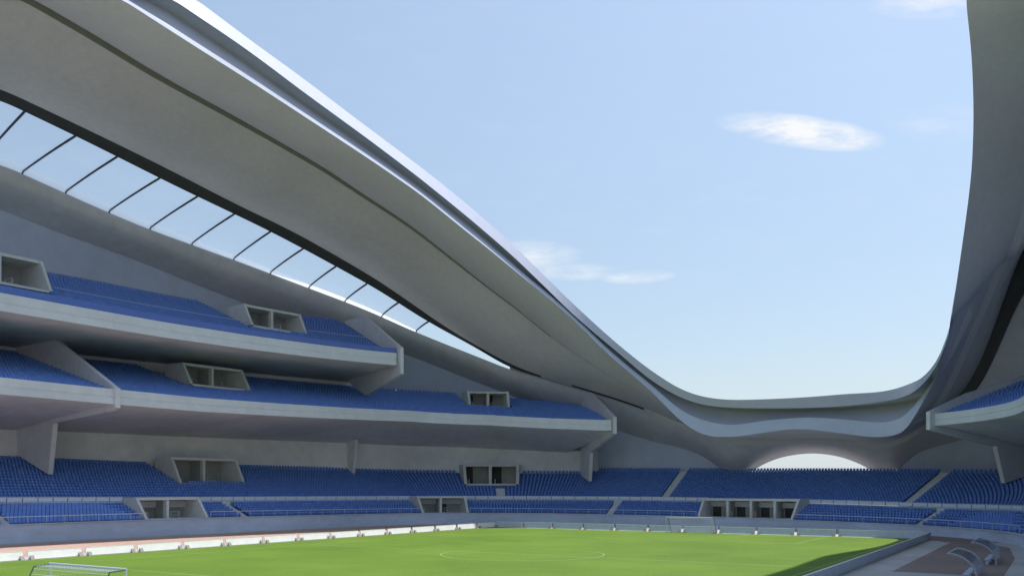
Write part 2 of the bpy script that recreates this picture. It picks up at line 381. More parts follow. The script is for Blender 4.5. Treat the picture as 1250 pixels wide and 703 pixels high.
# ------------------------------------------------------------------ seats
def seat_geo():
    mb = MB()
    w = .225
    def box(x0,x1,y0,y1,z0,z1,tilt=0):
        mb.hexa([(x0,y0,z0),(x1,y0,z0),(x1,y1,z0),(x0,y1,z0),(x0,y0+tilt,z1),(x1,y0+tilt,z1),(x1,y1+tilt,z1),(x0,y1+tilt,z1)])
    box(-w, w, -.24, .16, .36, .42)         # pan (y+ is towards the back)
    box(-w, w, .14, .19, .40, .84, .09)     # back
    box(-.05, .05, .02, .12, 0, .36)        # pedestal
    return np.array(mb.v), mb.f
sv, sf = seat_geo()
SX = np.array([W2(a[0], a[1]) for a in SEATS]); SZ = np.array([a[2] for a in SEATS])
pxs = 625+F*SX[:,0]/SX[:,1]; pys = H-F*(SZ+.6-HC)/SX[:,1]
tiers = np.array([a[5] for a in SEATS])
ok = (pxs > 2) & (pxs < 1236) & (pys < 703) & (tiers == 'A') & (SX[:,1] > 0)
order = [i for i in np.argsort(SX[:,1]) if ok[i]][:300]
chosen = set(order)
me = bpy.data.meshes.new('seat')
def seat_verts(i):
    a = SEATS[i]; dx, dy = a[3]*SA+a[4]*CA, a[3]*CA-a[4]*SA   # outward direction in world
    rx, ry = dy, -dx
    X, Y = SX[i]
    return np.stack([X+sv[:,0]*rx+sv[:,1]*dx, Y+sv[:,0]*ry+sv[:,1]*dy, a[2]+sv[:,2]], 1)
me.from_pydata([tuple(v) for v in sv], [], sf); me.materials.append(M['seat'])
for n_, i in enumerate(order):
    a = SEATS[i]; dx, dy = a[3]*SA+a[4]*CA, a[3]*CA-a[4]*SA
    o = bpy.data.objects.new('stadium_seat', me); COL.objects.link(o)
    o.location = (SX[i][0], SX[i][1], a[2]); o.rotation_euler = (0, 0, math.atan2(-dx, dy))
    if pxs[i] < 625: tag(o, 'blue plastic seat in the front rows of the lower stand at the far left', 'seat', 'nearest seats at the left of the lower stand')
    else: tag(o, 'blue plastic seat in the front rows of the lower stand at the far right', 'seat', 'nearest seats at the right of the lower stand')
rest = [i for i in range(len(SEATS)) if i not in chosen and -150 < pxs[i] < 1400 and SX[i][1] > 20]
V = np.concatenate([seat_verts(i) for i in rest]); nv = len(sv); SFt = np.array(sf)
Fc = (SFt[None]+np.arange(len(rest))[:,None,None]*nv).reshape(-1, 4)
ms = bpy.data.meshes.new('stadium_seats'); ms.vertices.add(len(V)); ms.vertices.foreach_set('co', V.ravel())
ms.loops.add(Fc.size); ms.loops.foreach_set('vertex_index', Fc.ravel().astype(np.int32))
ms.polygons.add(len(Fc)); ms.polygons.foreach_set('loop_start', np.arange(0, Fc.size, 4, dtype=np.int32))
try: ms.polygons.foreach_set('loop_total', np.full(len(Fc), 4, dtype=np.int32))
except Exception: pass
ms.update(calc_edges=True); ms.validate(); ms.materials.append(M['seat'])
so = bpy.data.objects.new('stadium_seats', ms); COL.objects.link(so)
tag(so, 'rows upon rows of blue plastic seats filling every tier of the stadium', 'seats', kind='stuff')
print('seats', len(SEATS), 'individual', len(order), 'mass', len(rest))

# ------------------------------------------------------------------ balustrades and railings (between the entrances)
def spans(ports, lo, hi):
    out = []; a = lo
    for p, q, _ in ports: out.append((a, p-.1)); a = q+.1
    out.append((a, hi)); return out
where = ['left of the first entrance', 'between the two left entrances', 'left of the four-bay entrance', 'right of the four-bay entrance', 'beyond the entrance at the right edge']
for (a, b), wh in list(zip(spans(PORT_A, 62, 300), where))[:4]:
    base = (*W2(*PL((a+b)/2, 6.02)), zA((a+b)/2)-.55)
    r = empty('balustrade', 'pale panel balustrade along the cross aisle, '+wh, 'balustrade', base, 'balustrades along the cross aisle')
    n = max(1, round((b-a)/2.1)); d = (b-a)/n
    for k in range(n):
        x0, x1 = a+k*d+.06, a+(k+1)*d-.06; z0, z1 = zA((x0+x1)/2)-.5, zA((x0+x1)/2)+.02
        P4 = [PL(x0,5.98),PL(x1,5.98),PL(x1,6.03),PL(x0,6.03)]
        mb = MB(); mb.hexa([local(*p, z0, base) for p in P4]+[local(*p, z1, base) for p in P4]); mb.obj('panel', M['balu'], r)
    mb = MB(); m_ = int(n)
    for k in range(m_):
        p, q = PL(a+k*d, 6.0), PL(a+(k+1)*d, 6.0); mb.tube(local(*p, zA(a+k*d)+.06, base), local(*q, zA(a+(k+1)*d)+.06, base), .05, 5)
    mb.obj('handrail', M['rail'], r)
for (a, b), wh in list(zip(spans(PORT_A, 62, 300), where))[:4]:
    base = (*W2(*PL((a+b)/2, .15)), zw((a+b)/2))
    r = empty('railing', 'thin steel railing on the low front wall, '+wh, 'railing', base, 'railings on the front wall')
    n = max(1, round((b-a)/2.4)); d = (b-a)/n; mb = MB()
    for k in range(n+1):
        p = PL(a+k*d, .15); z = zw(a+k*d)
        t = MB(); t.tube(local(*p, z-.02, base), local(*p, z+.86, base), .03, 5); t.obj('post', M['rail'], r)
        if k < n:
            q = PL(a+(k+1)*d, .15); mb.tube(local(*p, z+.88, base), local(*q, zw(a+(k+1)*d)+.88, base), .055, 6)
    mb.obj('handrail', M['rail'], r)
# rim rail of the cross aisle in the upper stand
for a, b in ((81.9,115.4),(127.1,140)):
    mb = MB(); n = int((b-a)/2)
    for k in range(n):
        x0, x1 = a+(b-a)*k/n, a+(b-a)*(k+1)/n
        mb.tube(W3(*PL(x0,8.1), 35.15+(zT3(x0)-31.3)), W3(*PL(x1,8.1), 35.15+(zT3(x1)-31.3)), .05, 5)
    mb.obj('handrail', M['rail'], upp)

# ================================================================== ROOF
def pchip(x, y):
    x = np.array(x, float); y = np.array(y, float); h = np.diff(x); d = np.diff(y)/h; m = np.zeros_like(x)
    for i in range(1, len(x)-1):
        if d[i-1]*d[i] > 0:
            w1, w2 = 2*h[i]+h[i-1], h[i]+2*h[i-1]; m[i] = (w1+w2)/(w1/d[i-1]+w2/d[i])
    m[0] = d[0]; m[-1] = d[-1]
    def f(q):
        q = np.clip(q, x[0], x[-1]); i = np.clip(np.searchsorted(x, q)-1, 0, len(x)-2); t = (q-x[i])/h[i]
        return (2*t**3-3*t*t+1)*y[i]+(t**3-2*t*t+t)*h[i]*m[i]+(-2*t**3+3*t*t)*y[i+1]+(t**3-t*t)*h[i]*m[i+1]
    return f
D2R = math.pi/180
PH = np.arange(-126, 112.1, .5)*D2R
def plan(A, Bl, Br, nl=2.6, nr=3.):
    def f(ph):
        B, n = (Bl, nl) if ph < 0 else (Br, nr)
        r = (abs(math.cos(ph)/A)**n+abs(math.sin(ph)/B)**n)**(-1/n); return np.array([r*math.cos(ph), r*math.sin(ph)])
    return f
def rail(name, pf, tab, post, sm=3):
    G = np.arange(-112, 100, .25)*D2R; q = np.array([pxof(*pf(g)) for g in G]); rows = []
    for t in tab:
        if len(t) == 3:
            px, py, u = t; k = (px-625)/F; v = (k*(CY+u*CA)-CX-u*SA)/(CA+k*SA)
        else:
            px, py = t; hit = None
            for i in range(len(G)-1):
                if (q[i]-px)*(q[i+1]-px) <= 0: hit = G[i]+(G[i+1]-G[i])*(px-q[i])/(q[i+1]-q[i]+1e-9); break
            if hit is None: print('MISS', name, t); continue
            u, v = pf(hit)
        Y = W2(u, v)[1]; rows.append((math.atan2(v, u), u, v, HC+(H-py)*Y/F))
    for u, v, z in post: rows.append((math.atan2(v, u), u, v, z))
    rows.sort(); ph0 = rows[0][0]
    cl = [rows[0]]
    for r in rows[1:]:
        if r[0]-cl[-1][0] > .004: cl.append(r)
    A = np.array(cl); fr = pchip(A[:,0], [math.hypot(a[1], a[2])-float(np.hypot(*pf(a[0]))) for a in A]); fz = pchip(A[:,0], A[:,3])
    r_ = np.array([float(np.hypot(*pf(p)))+(float(fr(p)) if p > ph0 else 0.) for p in PH])
    off = fz(ph0)-fz(-math.pi-ph0)
    z_ = np.array([fz(p) if p >= ph0 else fz(-math.pi-p)+off for p in PH])
    for _ in range(sm*4):
        z_[1:-1] = z_[1:-1]*.5+(z_[:-2]+z_[2:])*.25; r_[1:-1] = r_[1:-1]*.5+(r_[:-2]+r_[2:])*.25
    print(name, 'phi0', round(ph0/D2R), 'z every 30deg', [round(float(z_[i]),1) for i in range(0, len(PH), 60)])
    return np.stack([r_*np.cos(PH), r_*np.sin(PH), z_], 1)
def railf(name, pf, tab, post, sm=3): return rail(name, pf, tab, post, sm)

R = {}
R['T1'] = rail('T1', plan(71.9,48.0,41), [(240,0),(300,45),(370,96),(440,149),(503,196),(560,241),(620,293),(660,332),(700,371),(759,424),(799,455),(842,479.5),(873,486.5),(900,488),(985,484.5),(1028,481),(1076,478),(1124,462),(1143,448),(1154,437)],
   [(59,39.6,34),(53,40.3,44),(46,41.5,53),(38,41.8,61),(20,42,66.5),(0,42,68.5),(-25,42,68)])
R['T0'] = rail('T0', plan(72.4,45.8,40.4), [(212,0),(300,60),(370,112),(440,163),(500,208),(560,256),(620,307),(660,345),(700,384),(759,434),(799,467),(842,489.5),(868,495.6),(932,498),(1028,495.6),(1092,487.6),(1130,465),(1150,440)],
   [(59,39,33.4),(53,39.9,43),(46,41.0,52),(38,41.2,60),(20,41.4,65.3),(0,41.4,67.3),(-25,41.4,66.8)])
Etab = [(150,0),(237,56),(325,112),(420,174),(500,228),(584,294),(650,348),(700,390),(740,430),(799,481),(836,518),(868,533),(894,533),(932,527.6),(970,523),(1000,525),(1028,528.6),(1076,533.5),(1108,526),(1130,503),(1145,470),(1154,440,62.5),(1163,400,60),(1173,344,57),(1183,250,52.5),(1188.5,150,47),(1186,70,42.5),(1179,0,36)]
Epost = [(20,40,66.5),(0,40,68),(-25,40,67.5)]
R['E'] = rail('E', plan(72.6,45.4,40), Etab, Epost)
Ep = [(150,-4),(237,52),(325,108),(420,170),(500,224),(584,289.5),(650,343),(700,384.5),(740,424),(799,473),(836,504),(868,515.5),(894,519),(938,512.6),(980,509.4),(1028,511.6),(1082,515.5),(1108,506),(1128,480),(1143,455),(1154,437,62.5),(1163,398,60),(1173,342,57),(1183,247,52.5),(1188.5,146,47),(1186,66,42.5),(1179,-4,36)]
R['Ep'] = rail('Ep', plan(72.9,46.1,40.2), Ep, [(20,40.2,67),(0,40.2,68.5),(-25,40.2,68)])
Dr = plan(87.2,83.5,66,3.)
R['D'] = rail('D', Dr, [(0,108),(110,160),(200,204),(300,255),(348,278),(446,333),(567,413),(634,449),(659,458),(700,470),(782,496),(836,518),(890,533),(930,537),(985,535),(1040,537),(1085,540),(1120,524),(1155,497),(1182,474),(1221,378),(1250,297)],
   [(62,60,57),(35,64,63),(0,66,66),(-40,66,64)])
R['G1'] = rail('G1', plan(87.6,85,66.6,3.), [(0,122),(110,175),(200,220),(300,268),(348,292),(453,349),(520,391),(580,424),(625,449.5),(659,460),(700,472),(782,498.5),(836,521),(890,536.5),(930,540),(985,537.5),(1040,540),(1085,543),(1120,527),(1155,503),(1195,474),(1219,421),(1249,352)],
   [(63,61,54),(35,65,60),(0,67,63),(-40,67,61)])
R['G0'] = rail('G0', plan(88,88,68,3.), [(0,200),(60,227),(120,254),(180,279),(240,301),(300,322.7),(370,349),(446,378),(500,402),(549,422),(590,438),(620,450),(659,461.5),(700,473.5),(782,500.5),(836,524),(890,540),(930,543.5),(985,541),(1040,543.5),(1085,547),(1120,531),(1155,508),(1196,476),(1221,421),(1251,352)],
   [(64,62,50),(35,67,54),(0,68.3,57),(-40,68.3,55)])
R['W'] = rail('W', plan(95,92.6,69,3.05), [(0,254),(64,280),(160,315),(272,360),(400,403),(498,434),(568,461),(650,492),(746,522),(788,536),(849,552),(868,563),(880,573),(895,580),(910,580),(922,571),(935,565),(955,557.5),(990,553),(1020,556),(1045,564),(1060,571),(1070,579),(1085,580),(1095,574),(1104,565),(1118,553),(1145,544),(1173,536),(1215,520)],
   [(66,60,34),(35,68,43),(0,69,48),(-40,69,47)], sm=1)
nP = len(PH); idx = np.arange(nP)
PHD = PH/D2R
PX = np.array([pxof(*R['E'][i,:2]) for i in idx])
def sstep(x, a, b):
    t = np.clip((x-a)/(b-a), 0, 1); return t*t*(3-2*t)
# groove between the two soffit panels: read on the left, a plain mean further round
gl = rail('g', plan(81,64,52), [(36,0),(110,43),(184,88),(280,141),(384,200),(450,243),(500,276),(549,314),(600,354),(650,391),(700,427),(720,441),(782,487),(836,519),(890,533.5),(930,533)], [(75,20,16),(50,50,50),(0,53,66),(-40,53,66)])
wg = 1-sstep(PHD, -33, -18)
gm = .5*(R['E']+R['D'])
g = gl*wg[:,None]+gm*(1-wg[:,None])
def shift(P, dr=0, dz=0):   # move a rail outwards (dr) and up (dz)
    u, v, z = P.T; r = np.hypot(u, v); ph = np.arctan2(v, u); return np.stack([(r+dr)*np.cos(ph), (r+dr)*np.sin(ph), z+dz], 1)
gd = sstep(-PHD, 27, 40)     # groove fades away towards the far end
gi = shift(g, 1.0, 0); gi[:,2] += .0
go = shift(g, -.6, 0)
gtop = shift(g, .2, 0); gtop[:,2] += .05+1.5*gd; gtopi = shift(g, 1.0, 0); gtopi[:,2] += .05+1.5*gd
# cove above the ledge
wfar = sstep(PHD, -40, -18)*(1-sstep(PHD, 22, 34))
cv = shift(.5*(R['T0']+R['Ep']), 0, 0); cv = R['Ep']*.75+R['T0']*.25
cv = shift(cv, 0, 0)
drc = np.where(PHD < 0, 2.6+2.2*wfar, .8+4.0*wfar); cv = np.stack([(np.hypot(cv[:,0], cv[:,1])+drc)*np.cos(PH), (np.hypot(cv[:,0], cv[:,1])+drc)*np.sin(PH), np.maximum(R['Ep'][:,2]+.5, R['T0'][:,2]-.6)+.7], 1)
wr = sstep(PHD, 26.5, 31)[:,None]
for kk, dr_, dz_ in (('T0', .7, 1.8), ('T1', 1.0, 3.0)):
    R[kk] = R[kk]*(1-wr)+shift(R['E'], dr_, dz_)*wr
cv = cv*(1-wr)+shift(R['E'], 2.0, 3.4)*wr
def surf(name, rails, m, parent, keep=None, smooth=True, cap=None):
    vs = []; n = len(rails)
    for i in range(nP):
        for r in rails: vs.append(W3(*r[i]))
    fs = []
    for i in range(nP-1):
        if keep is not None and not keep(i): continue
        for j in range(n-1): a = i*n+j; fs.append((a, a+1, a+n+1, a+n))
    return link(name, vs, fs, m, parent, smooth=smooth)
def bulge(a, b, k, n=9, dz=0.):      # rails between a and b, pushed down/in by k
    out = []
    for t in np.linspace(0, 1, n):
        p = a*(1-t)+b*t; q = np.sin(math.pi*t)
        kk = k if np.ndim(k) else np.full(nP, k)
        r = shift(p, 0, 0); out.append(np.stack([p[:,0], p[:,1], p[:,2]-kk*q], 1))
    return out
roof = empty('stadium_roof', 'sweeping grey ring roof that dips to an arch behind the far end', 'roof', (*W2(0,0), 0))
roof.location = (0,0,0)
kb = np.where(PHD < 0, 1.2, .35)*(1-wfar)
surf('outer_soffit', bulge(R['E'], go, kb), M['soffit'], roof)
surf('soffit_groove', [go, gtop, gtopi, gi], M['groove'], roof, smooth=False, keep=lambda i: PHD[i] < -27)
surf('soffit_middle', [go, gi], M['soffit_in'], roof, keep=lambda i: PHD[i] >= -27)
surf('inner_soffit', bulge(gi, R['D'], kb*1.0), M['soffit_in'], roof)
dpx = np.array([pxof(*R['D'][i,:2]) for i in idx])
beam_or_gap = lambda i: (PHD[i] < 0 and (dpx[i] < 658 or 698 < dpx[i] < 785)) or PHD[i] > 21  # the short far stretch is a shadow gap painted dark, no beam
surf('edge_beam_shadow_gap', [R['D'], R['G1']], M['beamgap'], roof, keep=beam_or_gap)
surf('soffit_joint', [R['D'], R['G1']], M['soffit_in'], roof, keep=lambda i: not beam_or_gap(i))
surf('soffit_seam', [R['G1'], R['G0']], M['soffit_in'], roof, keep=lambda i: (PHD[i] < 0 and dpx[i] > 618) or 0 <= PHD[i] <= 20.5)
surf('strip_closure', [R['G1'], R['G0']], M['beamgap'], roof, keep=lambda i: PHD[i] > 20.5)
surf('ledge', [R['E'], R['E']*.5+R['Ep']*.5, R['Ep']], M['lip'], roof)
surf('cove', [R['Ep'], cv, R['T0']*.9+cv*.1+np.array([0,0,.12]), R['T0']], M['rim'], roof)
surf('rim_fascia', [R['T0'], R['T1']], M['fasc'], roof)
outD = shift(R['D'], 3.6, 3.0)  # unseen overhang past the beam, widened to keep sun streaks off the tiers
t1 = shift(R['T1'], .7, 0); t1[:,2] += .25*(1-wfar)
tm = .55*t1+.45*outD; tm[:,2] += 2.2*(1-wfar); tm[:,2] = np.maximum(tm[:,2], .55*R['E'][:,2]+.45*R['D'][:,2]+2.6*sstep(PHD, 28, 40))
t2 = np.stack([*shift(t1, 2.5, 0).T[:2], t1[:,2]+.4-.6*wfar], 1)
sl = (R['D'][:,2]-R['E'][:,2])/np.maximum(np.hypot(R['D'][:,0]-R['E'][:,0], R['D'][:,1]-R['E'][:,1]), 1)
t2[:,2] = np.maximum(t2[:,2], R['E'][:,2]+sl*4.5+1.6*sstep(PHD, 33, 42)-3*(1-sstep(PHD, 26, 40)))
surf('roof_top', [R['T1'], t1, t2, tm, outD], M['white'], roof)
surf('beam_side', [outD, shift(R['D'], .6, .02)], M['beamgap'], roof, keep=lambda i: PHD[i] < -36)
# lower band, legs and arch
kband = .9*(1-wfar)
mid_b = []
for t in np.linspace(0, 1, 7):
    p = R['G0']*(1-t)+R['W']*t; r = np.hypot(p[:,0], p[:,1])-2.2*np.sin(math.pi*t)*(1-.6*wfar)
    mid_b.append(np.stack([r*np.cos(PH), r*np.sin(PH), p[:,2]], 1))
surf('lower_band', mid_b, M['band'], roof)
surf('arch_edge', [R['W'], shift(R['W'], 4, .6)], M['band'], roof, keep=lambda i: -12 < PHD[i] < 26)
surf('band_top', [R['G0'], shift(R['G0'], 3, .15), shift(R['W'], 3.6, 2), shift(R['W'], 4.0, .62)], M['white'], roof, keep=lambda i: PHD[i] < 14 or True)
zlow = lambda P, z: np.stack([P[:,0], P[:,1], np.minimum(P[:,2]-.1, z)], 1)
wk = shift(R['W'], .25, .35)
wpx = np.array([pxof(*R['W'][i,:2]) for i in idx])
surf('shell_wall', [wk, zlow(wk, 0)], M['shell'], roof, keep=lambda i: not (886 < wpx[i] < 1092 and -20 < PHD[i] < 40))
# glazing strip with raked mullions
Gp = [np.array([W3(*R['G0'][i]) for i in idx]), np.array([W3(*R['G1'][i]) for i in idx])]
gpx = [625+F*G_[:,0]/G_[:,1] for G_ in Gp]
def on(k, px):
    q = gpx[k]; j = None
    for i in range(nP-1):
        if (q[i]-px)*(q[i+1]-px) <= 0 and Gp[k][i,1] > 40: j = i+(px-q[i])/(q[i+1]-q[i]+1e-9); break
    if j is None: return None
    i = int(j); f = j-i; return Gp[k][i]*(1-f)+Gp[k][i+1]*f
mul = [(-172,-88),(-118,-40),(-75,-5),(-22,30+0),(27,92),(80,143),(133,195),(183,241),(234,286),(285,330),(330,370),(377,410),(421,448),(466,486),(508,523)]
prevb = None
for k, (b, t) in enumerate(mul):
    pb, pt = on(0, b), on(1, t)
    if pb is None or pt is None: print('no mullion', b, t); continue
    foot = pb+np.array([0,0,.0]); knee = pb+np.array([0,0,.3])+(pt-pb)*.02
    m1 = MB(); m1.tube(foot, knee, .13, 6); cs = [knee*(1-q)+pt*q+np.array([0,0,.12*math.sin(math.pi*q)]) for q in (0,.2,.4,.6,.8,1)]
    for q in range(5): m1.tube(cs[q], cs[q+1], .15+.012*q, 6)
    m1.obj('mullion', M['mull'], roof)
    if prevb is not None:
        pb0, pt0, i0 = prevb
        n = 5; vs = []; fs = []
        for q in range(n+1):
            f = q/n
            bb = on(0, mul[k-1][0]*(1-f)+b*f); tt = on(1, mul[k-1][1]*(1-f)+t*f); vs += [tuple(bb+np.array([0,0,.02])), tuple(tt)]
        A_ = [np.array(v) for v in vs[0::2]]; B_ = [np.array(v) for v in vs[1::2]]
        vp = []; vq = []
        for a_, b_ in zip(A_, B_): c_ = a_*.87+b_*.13; vp += [tuple(c_), tuple(b_)]; vq += [tuple(a_), tuple(c_-(b_-a_)*.004)]
        for q in range(n): fs.append((2*q, 2*q+2, 2*q+3, 2*q+1))
        link('glass_pane', vp, fs, M['glass'], roof, smooth=True)
        link('glow_pane', vq, fs, M['glow'], roof, smooth=True)  # added strip: pale sky glow along the glass foot, put in as frosting
    prevb = (pb, pt, k)

# ================================================================== GROUND LEVEL
def sheet(name, poly, z, m, **k):
    return link(name, [W3(u, v, z) for u, v in poly], [tuple(range(len(poly)))], m, **k)
sheet('ground', [(-4000,4000),(4000,4000),(4000,-4000),(-4000,-4000)], -.02, M['ground'], kind='structure')
inner = [tuple(PL(s, .1)) for s in np.arange(300, 20, -2.)]
sheet('apron', inner+[(-110,-64.5),(-110,47.5)], 0, M['apron'], kind='structure')
def ring(name, o0, o1, z, m, s0=20, s1=300, **k):
    ss = np.arange(s0, s1, 2.); vs = []
    for s in ss: vs += [W3(*PL(s, o0), z), W3(*PL(s, o1), z)]
    return link(name, vs, [(2*i, 2*i+1, 2*i+3, 2*i+2) for i in range(len(ss)-1)], m, **k)
ring('track', -22, -3.2, .004, M['track'], 20, 172, kind='structure')
for k in range(9): ring('lane_line', -5.2-1.9*k, -5.2-1.9*k+.12, .008, M['line'], 20, 172, kind='structure')
ring('track', -7.2, -.6, .004, M['darea'], 236, 262, kind='structure')
sheet('jump_area', [(-.4,36.4),(-.4,44.6),(20,44.6),(38,43.4),(46.6,40.5),(46.6,36.4)], .012, M['darea'], kind='structure')
sheet('pitch', [(-56,-37.0),(-56,32.9),(52.3,32.9),(52.3,-37.0)], .014, M['grass'], kind='structure')
hl, hw = 49.5, 30.3
def mark(name, a, b, w=.13):
    a = np.array(a, float); b = np.array(b, float); d = (b-a)/np.hypot(*(b-a)); n = np.array([-d[1], d[0]])*w/2
    sheet(name, [a+n, b+n, b-n, a-n], .018, M['mark'], kind='structure')
e_ = .07
mark('touch_line', (-hl,-hw), (hl,-hw)); mark('touch_line', (-hl,hw), (hl,hw))
mark('goal_line', (-hl,-hw+e_), (-hl,hw-e_)); mark('goal_line', (hl,-hw+e_), (hl,hw-e_)); mark('halfway_line', (0,-hw+e_), (0,hw-e_))
def arc(name, c, r, a0, a1, w=.13, n=64):
    vs = []; t = np.linspace(a0, a1, n)
    for q in t: vs += [W3(c[0]+(r-w/2)*math.cos(q), c[1]+(r-w/2)*math.sin(q), .022), W3(c[0]+(r+w/2)*math.cos(q), c[1]+(r+w/2)*math.sin(q), .022)]
    link(name, vs, [(2*i, 2*i+1, 2*i+3, 2*i+2) for i in range(n-1)], M['mark'], kind='structure')
arc('centre_circle', (0,0), 8.6, 0, 2*math.pi)
for sg in (-1, 1):
    for dep, wid, nm in ((16.5,20.16,'penalty_box_line'),(5.5,9.16,'goal_box_line')):
        x = sg*(hl-dep)
        mark(nm, (sg*(hl-e_),-wid), (x,-wid)); mark(nm, (sg*(hl-e_),wid), (x,wid)); mark(nm, (x,-wid+e_), (x,wid-e_))
    c = math.acos(5.5/9.15); arc('penalty_arc', (sg*(hl-11),0), 9.15, (math.pi if sg > 0 else 0)-c, (math.pi if sg > 0 else 0)+c)

# ------------------------------------------------------------------ advertising boards
ORD = ['first','second','third','fourth','fifth','sixth','seventh','eighth','ninth','tenth','eleventh','twelfth','thirteenth','fourteenth','fifteenth','sixteenth','seventeenth','eighteenth','nineteenth','twentieth','twenty-first','twenty-second']
def board(a, b, h, label, group, mface, out, foot=True):
    a = np.array(a, float); b = np.array(b, float); c = (a+b)/2; base = (*W2(*c), .016)
    r = empty('advertising_board', label, 'board', base, group); out = np.array(out, float)
    th = .12; q = [a, b, b+out*th, a+out*th]; lean = out*.22
    m = MB(); m.hexa([local(*p, .05, base) for p in q]+[local(*(p+lean), h, base) for p in q]); m.obj('panel', mface, r)
    t = MB(); q2 = [p+lean for p in q]; t.hexa([local(*p, h+.003, base) for p in q2]+[local(*p, h+.07, base) for p in q2]); t.obj('top_cap', M['board'], r)
    if foot:
        d = (b-a)/np.hypot(*(b-a))
        for e in (a+d*.04, b-d*.45):
            f = MB(); p0 = e+d*.0
            f.hexa([local(*x, 0, base) for x in (p0-out*.35, p0+d*.4-out*.35, p0+d*.4-out*.01, p0-out*.01)]+[local(*x, .42, base) for x in (p0-out*.12, p0+d*.4-out*.12, p0+d*.4-out*.01, p0-out*.01)])
            f.obj('foot', M['foot'], r)
k = 0
for i in range(-2, 14):
    u0 = -31.6+6.085*(i)+.0
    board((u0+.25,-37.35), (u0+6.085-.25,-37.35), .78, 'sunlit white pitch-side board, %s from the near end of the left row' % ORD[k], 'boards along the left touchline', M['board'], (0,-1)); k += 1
k = 0
for i in range(0, 11):
    v0 = -37.2+5.83*i
    board((52.6,v0+.2), (52.6,v0+5.83+(-.2 if i < 10 else 5.6)), .95, 'shaded grey board behind the far goal, %s from the left of its row' % ORD[k], 'boards behind the far goal line', M['board_shade'], (1,0)); k += 1
k = 0
for i in range(0, 17):
    u0 = 52.0-5.9*(i+1)
    board((u0+.06,33.2), (u0+5.9-.06,33.2), .95, 'pale blue-grey board in shade, %s from the far end of the right row' % ORD[k], 'boards along the right touchline', M['board_shade'], (0,1), foot=False); k += 1

# ------------------------------------------------------------------ goals
def goal(u, sg, label):
    base = (*W2(u, 0), .014); r = empty('football_goal', label, 'goal', base)
    L = lambda a, b, z: local(a, b, z+.014, base)
    rr = .07
    for v in (-3.66, 3.66):
        m = MB(); m.tube(L(u,v,0), L(u,v,2.44), rr, 8); m.obj('post', M['rail'], r)
    m = MB(); m.tube(L(u,-3.73,2.44), L(u,3.73,2.44), rr, 8); m.obj('crossbar', M['rail'], r)
    for v in (-3.66, 3.66):
        m = MB(); m.tube(L(u,v,2.4), L(u+sg*1.0,v,2.35), .04, 6); m.tube(L(u+sg*1.0,v,2.35), L(u+sg*2.1,v,.03), .04, 6); m.tube(L(u,v,.04), L(u+sg*2.1,v,.04), .03, 6); m.obj('net_support', M['mull'], r)
    m = MB(); m.tube(L(u+sg*2.1,-3.66,.04), L(u+sg*2.1,3.66,.04), .03, 6); m.obj('back_bar', M['mull'], r)
    n = MB(); w = .012
    for k in range(25):
        v = -3.66+7.32*k/24
        n.tube(L(u,v,2.4), L(u+sg*1.0,v,2.33), w, 3); n.tube(L(u+sg*1.0,v,2.33), L(u+sg*2.1,v,.05), w, 3)
    for k in range(1, 12):
        t = k/11; a, z = (1.0*t*3, 2.37) if t < .33 else (1.0+1.1*(t-.33)/.67, 2.33-2.28*(t-.33)/.67)
        n.tube(L(u+sg*a,-3.66,z), L(u+sg*a,3.66,z), w, 3)
    n.obj('net', M['board_shade'], r)
goal(-hl, -1, 'football goal with a pale crossbar at the near left end of the pitch')
goal(hl, 1, 'small distant football goal at the far end below the four-bay entrance')

# ------------------------------------------------------------------ team shelters on the right
def shelter(u0, u1, v, label):
    base = (*W2((u0+u1)/2, v), .014); r = empty('team_shelter', label, 'shelter', base)
    A = [(v+1.0-1.75*(1-math.sin(t))-0, .15+1.85*math.sin(t)) for t in ()]
    pts = [(v-1.0+2.0*math.sin(t)-.1, 2.0*math.cos(t)**.9 if math.cos(t) > 0 else 0) for t in np.linspace(0, math.pi/2*.99, 9)]
    L = lambda a, b, z: local(a, b, z+.014, base)
    vs = []; fs = []
    for a, z in pts: vs += [L(u0, a, z), L(u1, a, z)]
    for i in range(len(pts)-1): fs.append((2*i, 2*i+1, 2*i+3, 2*i+2))
    link('canopy', vs, fs, M['clear'], r, smooth=True)
    for uu in (u0, u1):
        m = MB()
        for i in range(len(pts)-1):
            (a, z), (b, y) = pts[i], pts[i+1]; m.tube(L(uu,a,z), L(uu,b,y), .085, 6)
        m.obj('frame_hoop', M['hoop'], r)
    m = MB(); m.tube(L(u0,pts[0][0],2.0), L(u1,pts[0][0],2.0), .05, 6); m.obj('front_bar', M['rail'], r)
    m = MB(); m.hexa([L(u0+.2,v-.1,.42),L(u1-.2,v-.1,.42),L(u1-.2,v+.35,.42),L(u0+.2,v+.35,.42),L(u0+.2,v-.1,.48),L(u1-.2,v-.1,.48),L(u1-.2,v+.35,.48),L(u0+.2,v+.35,.48)])
    for q in (u0+.6, (u0+u1)/2, u1-.6): m.hexa([L(q-.05,v,0),L(q+.05,v,0),L(q+.05,v+.25,0),L(q-.05,v+.25,0),L(q-.05,v,.42),L(q+.05,v,.42),L(q+.05,v+.25,.42),L(q-.05,v+.25,.42)])
    m.obj('bench', M['wallf'], r)
shelter(10.8, 19.0, 42.6, 'curved clear team shelter on the dark track, the one farther away')
shelter(-5.5, 1.5, 42.2, 'curved clear team shelter at the lower right, the nearer one cut by the frame')

